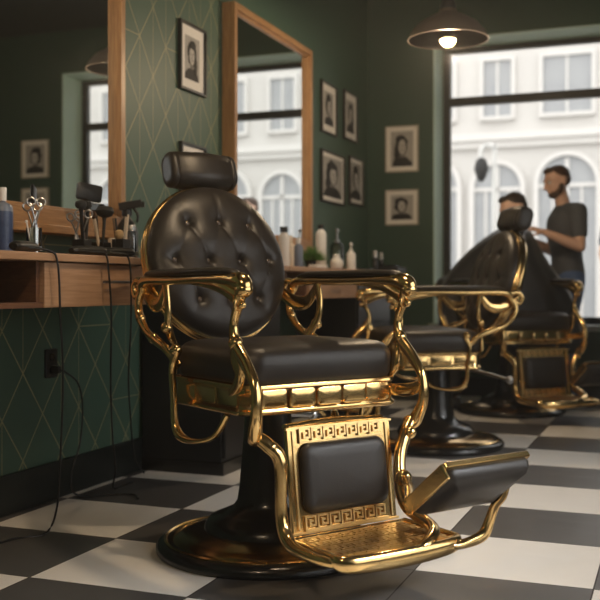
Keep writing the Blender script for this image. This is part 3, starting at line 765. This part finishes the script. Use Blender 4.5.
def person_standing(label, loc, armL, armR, head_rot, hair_m, skin_m, shirt_m, trouser_m, beard=True, lean=0.0, hair_len=.0, stance=0.0, detail=True, rz=TH):
    r = thing('person', label, 'person', loc, rz)
    V = Vector
    hipz = .93; chest = V((.03-lean, 0, 1.28)); neck = V((.0-lean, 0, 1.47)); hc = V((-.03-lean, 0, 1.615))
    b = MB()
    # torso and neck
    b.sweep([V((.03, 0, .86)), V((.03, 0, .95)), V((.03-lean*.4, 0, 1.08)), chest, V((.03-lean, 0, 1.38)), V((.02-lean, 0, 1.44))],
            [(.10, .09), (.155, .105), (.135, .092), (.165, .115), (.155, .095), (.07, .06)], ref=(0, 1, 0), n=20)
    b.sweep([V((.025-lean, 0, 1.40)), V((.005-lean, 0, 1.49)), hc+V((.015, 0, -.05))], [.058, .052, .052], smooth=3, n=14)
    L = head(b, head_rot, hc)
    for arm, s in ((armL, -1), (armR, 1)):
        sh, el, wr, hd, pn = [V(q) for q in arm]
        limb(b, [V((.03-lean, s*.10, 1.40)), sh, (sh+el)/2, el], [.05, .052, .046, .038])
        limb(b, [el, el+(wr-el)*.3, wr], [.038, .041, .026])
        hand(b, wr, hd, pn, s)
    legs = []
    for s in (-1, 1):
        hip, knee, ank = V((.03, s*.09, .90)), V((.0+s*stance, s*.105, .50)), V((.04+s*stance*1.4, s*.11, .09))
        limb(b, [hip, (hip+knee)/2, knee, knee+(ank-knee)*.3, ank], [.088, .076, .056, .054, .036]); legs.append((hip, knee, ank))
    b.build('body', skin_m, r, remesh=.007)
    # shirt
    t = MB()
    t.sweep([V((.03, 0, .86)), V((.03, 0, .95)), V((.03-lean*.4, 0, 1.08)), chest, V((.03-lean, 0, 1.38)), V((.02-lean, 0, 1.445))],
            [(.165, .118), (.168, .118), (.152, .108), (.180, .130), (.168, .108), (.072, .068)], ref=(0, 1, 0), n=24)
    for arm, s in ((armL, -1), (armR, 1)):
        sh, el = V(arm[0]), V(arm[1]); limb(t, [V((.03-lean, s*.10, 1.395)), sh, sh+(el-sh)*.62], [.062, .064, .056])
    t.build('t_shirt', shirt_m, r, remesh=.010)
    # trousers
    t = MB()
    for hip, knee, ank in legs: limb(t, [hip+V((0, 0, .0)), (hip+knee)/2, knee, ank+V((0, 0, .0))], [.102, .092, .074, .058])
    t.sweep([V((.03, 0, .82)), V((.03, 0, .90)), V((.03, 0, .98))], [(.13, .11), (.165, .115), (.158, .108)], ref=(0, 1, 0), n=20)
    t.build('jeans', trouser_m, r, remesh=.012)
    for hip, knee, ank in legs:
        sh = MB().sweep([ank+V((.05, 0, -.045)), ank+V((-.02, 0, -.042)), ank+V((-.12, 0, -.058)), ank+V((-.19, 0, -.066))], [(.034, .040), (.044, .046), (.046, .030), (.028, .020)], ref=(0, 1, 0), n=14)
        sh.build('shoe', BLACK, r)
    hairparts(r, L, head_rot, hair_m, beard)
    return r
def hairparts(r, L, R, hair_m, beard):
    h = MB()
    h.ball(L((.022, 0, .046)), 1, 24, (.092, .0765, .074), R)
    h.ball(L((-.042, 0, .088)), 1, 18, (.040, .050, .026), R)
    h.ball(L((.060, 0, .010)), 1, 18, (.052, .066, .060), R)
    h.build('hair', hair_m, r, remesh=.008)
    if beard:
        h = MB()
        h.ball(L((-.050, 0, -.085)), 1, 18, (.042, .043, .033), R)
        for s in (-1, 1): h.sweep([L((-.01, s*.066, -.02)), L((-.022, s*.062, -.055)), L((-.045, s*.040, -.085))], [.014, .019, .022], smooth=3)
        h.build('beard', hair_m, r, remesh=.007)
    e = MB()
    for s in (-1, 1): e.ball(L((-.081, s*.031, .005)), .0115, 12)
    e.build('eyes', EYE, r)
    e = MB()
    for s in (-1, 1): e.ball(L((-.0895, s*.031, .005)), .0052, 8)
    e.build('irises', HAIR_DK, r)

Rh = Matrix.Rotation(math.radians(-14), 4, 'Y') @ Matrix.Rotation(math.radians(18), 4, 'Z')
person_standing('bearded man in a charcoal T-shirt and jeans standing, reaching out to cut hair',
    cam_pt(1.915, 7.12),
    [(.05, -.205, 1.385), (.045, -.27, 1.13), (-.20, -.24, 1.235), (-.9, .15, .3), (-.3, .5, -.9)],
    [(.02, .195, 1.385), (-.04, .20, 1.12), (-.26, .02, 1.20), (-.8, -.6, .2), (-.3, -.8, -.3)],
    Rh, HAIR, SKIN, TSHIRT, JEANS, beard=True, lean=.02, stance=.03)
# somebody passing on the pavement, caught in the second mirror
person_standing('dark-haired passer-by in the street, seen only reflected in the second mirror', (-.38, 9.5, -.02),
    [(.05, -.205, 1.385), (.09, -.24, 1.12), (.0, -.23, .90), (-.1, 0, -1), (0, 1, 0)],
    [(.05, .205, 1.385), (.09, .24, 1.12), (-.02, .23, .90), (-.1, 0, -1), (0, -1, 0)],
    Matrix.Identity(4), HAIR, SKIN2, TSHIRT, BLACK_MATT, beard=False, stance=.06, rz=2.2).scale = (1.05, 1.05, 1.05)

# the client
cl = thing('person', 'client with short dark hair sitting bowed under the black cape', 'person', cam_pt(1.50, 6.90), TH)
V = Vector
Rc = Matrix.Rotation(math.radians(-20), 4, 'Y') @ Matrix.Rotation(math.radians(15), 4, 'Z')
b = MB()
b.sweep([V((.0, 0, .71)), V((.02, 0, .80)), V((.03, 0, .95)), V((.03, 0, 1.08)), V((.02, 0, 1.19)), V((.015, 0, 1.24))],
        [(.14, .11), (.165, .12), (.14, .10), (.165, .115), (.15, .09), (.07, .06)], ref=(0, 1, 0), n=20)
hcc = V((-.0, 0, 1.395))
b.sweep([V((.02, 0, 1.2)), V((.02, 0, 1.29)), hcc+V((.02, 0, -.03))], [.056, .050, .052], smooth=3, n=14)
L = head(b, Rc, hcc)
for s in (-1, 1):
    limb(b, [V((.02, s*.11, 1.19)), V((.02, s*.18, 1.17)), V((-.04, s*.20, .95))], [.045, .048, .036])
    limb(b, [V((-.04, s*.20, .95)), V((-.26, s*.10, .90))], [.036, .025]); hand(b, V((-.26, s*.10, .90)), (-1, -s*.2, -.05), (0, -s*.3, -1), s)
    limb(b, [V((0, s*.09, .765)), V((-.22, s*.10, .77)), V((-.43, s*.10, .765)), V((-.45, s*.10, .55)), V((-.43, s*.10, .12))], [.082, .073, .056, .052, .036])
b.build('body', SKIN2, cl, remesh=.008)
b = MB()
for s in (-1, 1): limb(b, [V((0, s*.09, .765)), V((-.22, s*.10, .77)), V((-.43, s*.10, .765)), V((-.44, s*.10, .14))], [.088, .080, .066, .056])
b.build('trousers', BLACK_MATT, cl, remesh=.012)
b = MB().sweep([V((.0, 0, .72)), V((.02, 0, .80)), V((.03, 0, .95)), V((.03, 0, 1.08)), V((.02, 0, 1.19)), V((.015, 0, 1.245))],
        [(.15, .12), (.175, .13), (.15, .11), (.175, .125), (.158, .098), (.075, .065)], ref=(0, 1, 0), n=20)
for s in (-1, 1): limb(b, [V((.02, s*.11, 1.19)), V((.02, s*.18, 1.17)), V((-.02, s*.195, 1.03))], [.052, .055, .046])
b.build('shirt', TSHIRT, cl, remesh=.010)
for s in (-1, 1):
    MB().sweep([V((-.39, s*.1, .045)), V((-.46, s*.1, .048)), V((-.56, s*.1, .03)), V((-.63, s*.1, .022))], [(.034, .040), (.044, .046), (.046, .028), (.028, .018)], ref=(0, 1, 0), n=14).build('shoe', BLACK, cl)
hairparts(cl, L, Rc, HAIR_DK, False)

# cape
lev = [(1.315, 1.452, 1.572, .058), (1.285, 1.440, 1.585, .066), (1.255, 1.395, 1.605, .155), (1.21, 1.325, 1.635, .25), (1.11, 1.20, 1.69, .282), (.98, 1.075, 1.775, .27), (.85, 1.0, 1.88, .285), (.70, .985, 1.95, .29), (.55, .985, 1.985, .295), (.44, 1.0, 2.0, .295)]
m = MB(); vs = []; fs = []; N = 96
lz = catmull([(q[0], q[1], q[2]) for q in lev], 4); lr = catmull([(q[3], 0, 0) for q in lev], 4)
for i, (p, rr) in enumerate(zip(lz, lr)):
    t = i/(len(lz)-1); uc, ru, rd = (p.y+p.z)/2, (p.z-p.y)/2, rr.x
    for k in range(N):
        a = 2*PI*k/N
        fold = 1 + t*t*.035*math.sin(a*11+t*2.2) + t*.022*math.sin(a*5+1.3+t*3) + t**3*.02*math.sin(a*19)
        ca, sa = math.cos(a), math.sin(a)
        x = uc+ru*fold*math.copysign(abs(ca)**.9, ca); y = 6.93+rd*fold*math.copysign(abs(sa)**.85, sa)
        z = p.x + (t**4*.05*math.sin(a*3+.6))
        vs.append(cam_pt(x, y, z))
for i in range(len(lz)-1):
    for k in range(N): k2 = (k+1) % N; fs.append((i*N+k, (i+1)*N+k, (i+1)*N+k2, i*N+k2))
m._add(vs, fs); cape = m.build('barber_cape', CAPEM, None, angle=180)
q = cape.modifiers.new('solid', 'SOLIDIFY'); q.thickness = .003
tag(cape, 'black barber cape draped over the client and the farthest chair', 'cape')

# ------------------------------------------------------------------ pendant lamps
def pendant(label, loc):
    r = thing('pendant_lamp', label, 'lamp', loc, 0, 'metal pendant lamps over the chairs')
    pr = [(.035, .17), (.045, .165), (.05, .145), (.105, .12), (.165, .085), (.205, .04), (.226, .0), (.230, .0), (.209, .044), (.168, .091), (.107, .127), (.055, .155), (.05, .17), (.035, .178)]
    sh = MB().lathe(pr[6:][::-1], n=48).build('lamp_shade', SHADE, r)
    MB().lathe(pr[:7][::-1], n=48).build('shade_lining', SHADE_IN, sh)
    MB().lathe([(.045, .160), (.045, .20), (.030, .235), (.012, .25), (.012, .26)], n=24).build('socket', DARKSTEEL, r)
    MB().sweep([(0, 0, .255), (0, 0, ZC-loc[2]-.02)], .004, smooth=1).build('cord', CORDM, r)
    MB().lathe([(.055, -.0), (.055, -.018), (.0, -.024)], (0, 0, ZC-loc[2]), 24).build('ceiling_rose', BLACK, r)
    MB().lathe([(.014, .155), (.017, .09), (.036, .055), (.047, .018), (.041, -.014), (.022, -.034), (0, -.040)], n=24).build('bulb', BULB, r)
    l = bpy.data.lights.new('bulb_light', 'POINT'); l.energy = PEND; l.color = (1, .76, .50); l.shadow_soft_size = .04
    o = bpy.data.objects.new('bulb_light', l); C.objects.link(o); o.parent = r; o.location = (0, 0, -.085)
    return r
PEND = 34
#
def camxy(u, d): p = cam_pt(u, d); return (p.x, p.y)
lx, ly = camxy(.151*5.6, 5.6)
pendant('bronze pendant lamp with glowing bulb hanging before the rear window', (lx, ly, 2.262))
pendant('bronze pendant lamp hanging above the front chair', (-.95, 2.75, 2.262))
pendant('bronze pendant lamp hanging nearest the front of the shop', (-.75, .45, 2.262))

# ------------------------------------------------------------------ things on the counters
def onL(px, back=.1, z=None):
    """point on the counter: image column -> place, back = distance behind the counter's front edge"""
    u = (px-300)/980; X = XF+.02-back; d = -X/(math.sin(TH)-u*math.cos(TH)); p = cam_pt(u*d, d); return Vector((p.x, p.y, CT))
def bottle(px, back, rad, h, mbody, mcap, label, cat='bottle', lab=None, capw=.6, caph=.15, group=None, name='bottle', shoulder=.85):
    r = thing(name, label, cat, onL(px, back), 0, group); hb = h*(1-caph)
    MB().lathe([(rad*.94, 0), (rad, .004), (rad, hb*shoulder), (rad*.9, hb*(shoulder+.07)), (rad*capw*.8, hb*.985), (rad*capw*.8, hb)], n=24).build('body', mbody, r)
    MB().lathe([(rad*capw, hb), (rad*capw, h-.003), (rad*capw*.9, h)], n=20).build('cap', mcap, r)
    if lab: MB().lathe([(rad*1.01, hb*.1), (rad*1.015, hb*.1+.001), (rad*1.015, hb*.80), (rad*1.01, hb*.80+.001)], n=24).build('label_sleeve', lab, r)
    return r
def pump(px, back, rad, h, mbody, mpump, label, group=None):
    r = thing('pump_bottle', label, 'bottle', onL(px, back), 0, group); hb = h*.68
    MB().lathe([(rad*.95, 0), (rad, .004), (rad, hb*.86), (rad*.8, hb*.95), (rad*.4, hb), (rad*.4, hb+.006)], n=24).build('body', mbody, r)
    m = MB().lathe([(rad*.42, hb), (rad*.42, hb+.018), (rad*.15, hb+.02), (rad*.15, h-.012)], n=16)
    m.sweep([(0, -rad*.35, h-.008), (0, rad*.2, h-.004), (0, rad*1.25, h-.012)], [.008, .009, .004], n=10, smooth=3); m.build('pump', mpump, r)
    return r
bottle(3, .30, .034, .235, GREY_BLUE, WHITE_PL, 'tall spray bottle with dark blue label at the left end of the counter', lab=BLUE_PL, capw=.35, caph=.2)
# scissors
def scissors(name_label, loc, ang, tilt, L=.17, parent_group=None, flip=1):
    r = thing('scissors', name_label, 'scissors', loc, ang); r.rotation_euler = (0, tilt, ang)
    for s in (-1, 1):
        m = MB(); op = .012*s
        m.sweep([(0, -op*.2, 0), (0, op*.2, L*.28), (0, 0, L*.5)], [(.0015, .002), (.0018, .006), (.002, .006)], smooth=3, n=8)
        m.sweep([(0, 0, L*.5), (0, s*.008, L*.66), (0, s*.016, L*.78)], [.003, .003, .003], smooth=3, n=8)
        m.torus((0, s*.017, L*.88), .0145, .0032, Matrix.Rotation(PI/2, 3, 'Y'))
        m.build('blade', STEEL, r)
    MB().lathe([(.004, -.003), (.004, .003)], (0, 0, L*.5), 10, Matrix.Rotation(PI/2, 3, 'Y')).build('pivot_screw', DARKSTEEL, r)
    return r
gp = onL(34, .20)
g = tag(MB().lathe([(.024, 0), (.026, .002), (.027, .095), (.0255, .095), (.0245, .006), (0, .006)], gp, 24).build('drinking_glass', GLASS), 'clear glass tumbler holding upright scissors on the left of the counter', 'glass')
scissors('taller steel scissors standing in the glass tumbler, rings up', gp+V((.003, .004, .008)), -.7, .05, .20)
scissors('shorter steel scissors leaning right in the glass tumbler', gp+V((-.004, -.002, .008)), -.9, -.12, .185)
st = thing('glass_stick', 'thin pale stick leaning in the glass tumbler', 'stick', gp+V((0, -.008, .008)))
st.rotation_euler = (math.radians(18), 0, 0)
MB().sweep([(0, 0, 0), (0, 0, .11)], .0028, smooth=1).build('rod', WHITE_PL, st); MB().ball((0, 0, .112), .005).build('tip', WHITE_PL, st)

def clipper(px, back, rz, label, path):
    c = onL(px, back); r = thing('hair_clipper', label, 'clipper', c)
    R = Matrix.Rotation(rz, 4, 'Z')
    m = MB(); m.M = R; m.sweep([(0, -.085, .016), (0, -.06, .018), (0, .02, .020), (0, .07, .019), (0, .085, .016)], [(.014, .010), (.021, .016), (.019, .017), (.021, .016), (.018, .010)], n=14); m.build('body', BLACK, r)
    m = MB(); m.M = R; m.box(-.02, .02, .082, .10, .008, .022)
    for k in range(9): m.box(-.019+k*.0044, -.0165+k*.0044, .10, .108, .009, .013)
    m.build('blade', STEEL, r, smooth=False)
    if path:
        pts = [R @ Vector((0, -.085, .016))]+[Vector(p)-c for p in path]
        MB().sweep(pts, .0036, n=8, smooth=8, ref=(.3, .2, 1)).build('cord', CORDM, r)
clipper(24, .05, .25, 'black hair clipper at the left end of the counter with its cord reaching the floor',
        [(-1.93, 2.55, .975), (-1.885, 2.645, .968), (-1.872, 2.68, .93), (-1.875, 2.70, .75), (-1.90, 2.75, .55), (-1.95, 2.81, .3), (-1.985, 2.84, .1), (-2.02, 2.82, .006), (-2.08, 2.72, .006), (-2.10, 2.5, .006), (-2.12, 2.2, .006)])
clipper(88, .07, -.15, 'black hair clipper in front of the scissor holder',
        [(-1.90, 2.93, .972), (-1.872, 2.965, .965), (-1.868, 2.98, .9), (-1.87, 3.0, .75), (-1.91, 3.06, .5), (-1.99, 3.2, .3), (-2.1, 3.4, .12), (-2.2, 3.55, .008), (-2.2, 3.7, .006)])
clipper(116, .05, -.2, 'small black trimmer beside the brush box near the chair back',
        [(-1.885, 3.1, .97), (-1.872, 3.12, .955), (-1.868, 3.13, .88), (-1.88, 3.15, .70), (-1.98, 3.3, .5), (-2.15, 3.6, .3), (-2.25, 3.8, .1), (-2.26, 3.9, .006)])
# flat comb/case
cs = onL(58, .15); tag(MB().stack(.02, .05, .008, [(0, 0), (.008, 0), (.010, .002)], cs).build('razor_case', DARKSTEEL), 'flat grey case lying on the counter right of the glass tumbler', 'case')

def holder(px, back, w_, h, label):
    c = onL(px, back); m = MB(); t = .003
    m.box(-w_, w_, -w_, w_, 0, t).box(-w_, -w_+t, -w_, w_, t, h).box(w_-t, w_, -w_, w_, t, h).box(-w_+t, w_-t, -w_, -w_+t, t, h).box(-w_+t, w_-t, w_-t, w_, t, h)
    tag(m.build('tool_holder', BLACK, loc=c, smooth=False, bevel=.001), label, 'tool holder'); return c
h1 = holder(82, .17, .026, .065, 'square black holder with steel scissors, left of the three on the counter')
h2 = holder(101, .19, .028, .062, 'square black holder with comb and round brush, middle of the three')
h3 = holder(121, .13, .026, .075, 'square black holder with shaving brush, right of the three near the chair')
scissors('steel scissors with open rings in the left black holder', h1+V((0, .006, .006)), -.8, .12, .175)
scissors('slim steel thinning scissors leaning left in the left black holder', h1+V((-.006, -.012, .006)), -.5, -.22, .165)
def brush(label, base, tilt, ang, L, hr, hh, mh, mb_, name='makeup_brush'):
    r = thing(name, label, 'brush', base, ang); r.rotation_euler = (tilt, 0, ang)
    MB().sweep([(0, 0, 0), (0, 0, L*.5), (0, 0, L)], [.004, .006, .007], smooth=3).build('handle', mh, r)
    MB().lathe([(.007, L), (.009, L+.01), (hr*.8, L+hh*.35), (hr, L+hh*.6), (hr*.85, L+hh*.9), (hr*.4, L+hh), (0, L+hh*1.02)], n=20).build('bristles', mb_, r)
brush('black brush with small head in the left holder', h1+V((.006, .01, .006)), -.14, .1, .17, .014, .035, BLACK, BLACK_MATT)
brush('dark soft brush leaning back in the left holder', h1+V((.01, -.006, .006)), .26, .4, .165, .022, .04, BLACK, BLACK_MATT)
brush('big round black powder brush in the middle holder', h2+V((.0, .008, .006)), -.16, .2, .145, .036, .055, BLACK, BLACK_MATT)
brush('pale-handled brush leaning left in the middle holder', h2+V((.006, -.012, .006)), .30, .0, .15, .010, .03, CREAM, HAIR)
brush('cream shaving brush in the right holder', h3+V((0, -.006, .006)), .10, .0, .06, .018, .045, BLACK, BRISTLE, 'shaving_brush')
def comb(label, base, tilt, m_, L=.16):
    r = thing('comb', label, 'comb', base, 0); r.rotation_euler = (tilt, 0, 0)
    m = MB().box(-.002, .002, .006, .014, 0, L)
    for k in range(22): m.box(-.0012, .0012, -.012, .007, L*.35+k*.0046, L*.35+k*.0046+.0022)
    m.build('teeth_and_spine', m_, r, smooth=False)
comb('black comb standing in the middle holder', h2+V((-.01, -.006, .006)), .12, BLACK)
comb('tan comb standing in the right holder', h3+V((.005, .008, .006)), -.16, CREAM, .17)
comb('brown comb leaning out of the right holder', h3+V((-.008, -.004, .006)), .22, BLACK_MATT, .15)
bottle(131, .14, .022, .135, GLASS, STEEL, 'clear ribbed bottle with steel cap right of the tool holders', capw=.8, caph=.16)
bottle(112, .28, .020, .09, CREAM, CREAM, 'small cream tube standing behind the tool holders', capw=.8, caph=.2)
# black trigger spray bottle
sp = thing('spray_bottle', 'black trigger spray bottle behind the tool holders by the mirror edge', 'spray bottle', onL(127, .34), -1.2); sp.scale = (1.3, 1.3, 1.3)
MB().lathe([(.035, 0), (.037, .005), (.037, .10), (.028, .125), (.013, .145), (.013, .155)], n=24).build('body', BLACK, sp)
m = MB().lathe([(.017, .152), (.017, .172), (.012, .175)], n=16); m.obox((0, .012, .188), (.011, 0, 0), (0, .038, .006), (0, -.002, .012)); m.obox((0, .052, .19), (.008, 0, 0), (0, .007, 0), (0, 0, .009))
m.sweep([(0, .022, .178), (0, .036, .155), (0, .034, .13)], [.005, .005, .004]); m.build('trigger_head', BLACK, sp, bevel=.002)
# hand mirror / flat brush leaning
fbr = thing('hand_mirror', 'black square hand mirror tilted above the brush holders', 'hand mirror', onL(82, .30), -1.0)
fbr.rotation_euler = (0, .12, -1.0+PI/2+.5)
MB().sweep([(0, 0, 0), (0, 0, .235)], [.008, .010], smooth=1).build('handle', BLACK, fbr)
MB().stack(.055, .034, .012, [(-.006, .003), (-.004, 0), (.004, 0), (.006, .003)], (0, 0, .265), Matrix.Rotation(PI/2, 3, 'X')).build('mirror_back', BLACK, fbr)

# wall socket with plugged cord
so = thing('wall_socket', 'black double wall socket low on the patterned wall under the counter', 'socket', (XL, 3.30, .545))
MB().stack(.04, .058, .008, [(0, 0), (.006, 0), (.009, .003)], (0, 0, 0), Matrix(((0, 0, 1), (1, 0, 0), (0, 1, 0)))).build('plate', BLACK, so)
m = MB()
for z in (.025, -.025): m.lathe([(.016, .009), (.016, .0115), (.013, .0115), (.012, .0095)], (0, 0, z), 20, Matrix(((0, 0, 1), (1, 0, 0), (0, 1, 0))))
m.build('outlet', BLACK_GLOSS, so)
pc_ = thing('power_cord', 'black cord plugged into the wall socket and trailing onto the floor', 'cord', (XL+.012, 3.30, .52))
MB().stack(.013, .016, .004, [(0, 0), (.03, .001), (.034, .004)], (0, 0, 0), Matrix(((0, 0, 1), (1, 0, 0), (0, 1, 0)))).build('plug', BLACK, pc_)
MB().sweep([(.034, 0, 0), (.055, .01, -.01), (.065, .08, -.06), (.06, .12, -.16), (.055, .11, -.3), (.05, .06, -.42), (.06, .05, -.49), (.09, .08, -.513), (.16, .14, -.515), (.26, .18, -.515), (.32, .12, -.515)], .0036, n=8, smooth=8, ref=(.3, .2, 1)).build('cable', CORDM, pc_)

# second counter
bottle(284, .22, .032, .235, WHITE_PL, BLACK, 'white bottle with black cap nearest the front chair back on the far counter', caph=.14, capw=.7)
bottle(298.5, .16, .026, .175, GREY_BLUE, WHITE_PL, 'small grey-blue bottle beside the plant on the far counter', capw=.5, caph=.2)
bottle(290.5, .30, .024, .20, CREAM, CREAM, 'cream bottle between the white and the grey-blue bottles', capw=.5, caph=.2)
pl = thing('potted_plant', 'small round green grass plant on the far counter', 'plant', onL(311, .20))
MB().lathe([(.026, 0), (.034, .045), (.034, .05), (.028, .05)], n=20).build('pot', BLACK, pl)
m = MB()
for k in range(340):
    a = random.uniform(0, 2*PI); e = random.uniform(.1, 1.5); L_ = random.uniform(.06, .105)
    d = V((math.cos(a)*math.cos(e), math.sin(a)*math.cos(e), math.sin(e))); p = V((d.x*.015, d.y*.015, .05))
    m.sweep([p, p+d*L_*.6, p+d*L_+V((0, 0, -.008))], [.0022, .002, .0006], n=4, smooth=1)
m.build('leaves', PLANT, pl)
bottle(321, .22, .034, .285, WHITE_PL, BLACK, 'tall white bottle with black cap right of the plant', capw=.6, caph=.1)
pump(337, .28, .046, .285, GLASS, STEEL, 'large clear pump bottle on the far counter')
jr = thing('round_jar', 'round white jar in front of the clear pump bottle', 'jar', onL(336.5, .10))
MB().lathe([(.022, 0), (.036, .009), (.043, .034), (.038, .058), (.022, .070), (.019, .074)], n=24).build('body', WHITE_PL, jr); MB().lathe([(.020, .074), (.020, .090), (.012, .094)], n=16).build('lid', WHITE_PL, jr)
pump(351, .16, .032, .185, WHITE_PL, WHITE_PL, 'small white pump bottle at the right of the counter bottles')
tw = onL(318, .06); tag(MB().stack(.03, .085, .01, [(0, .003), (.004, 0), (.014, 0), (.018, .004)], tw).build('towel', TOWEL), 'folded white towel at the front edge of the far counter', 'towel')
for px, bk, lb in ((375, .14, 'small dark bottle with steel cap at the left of the pair near the corner'), (381, .22, 'small dark bottle with steel cap at the right of the pair near the corner')):
    bottle(px, bk, .022, .15, BLACK_GLOSS, STEEL, lb, capw=.8, caph=.35)
dv = thing('sterilizer_box', 'black box with rounded lid at the far end of the far counter', 'box', onL(391, .14))
MB().stack(.09, .13, .015, [(0, 0), (.035, 0), (.042, .006)]).build('body', BLACK, dv); MB().stack(.06, .10, .015, [(.042, 0), (.052, 0), (.056, .004)]).build('lid', BLACK_GLOSS, dv)
dk = tag(MB().stack(.05, .06, .01, [(0, 0), (.012, 0), (.015, .003)], onL(365, .10)).build('tray', BLACK), 'low black tray left of the dark bottles on the far counter', 'tray')
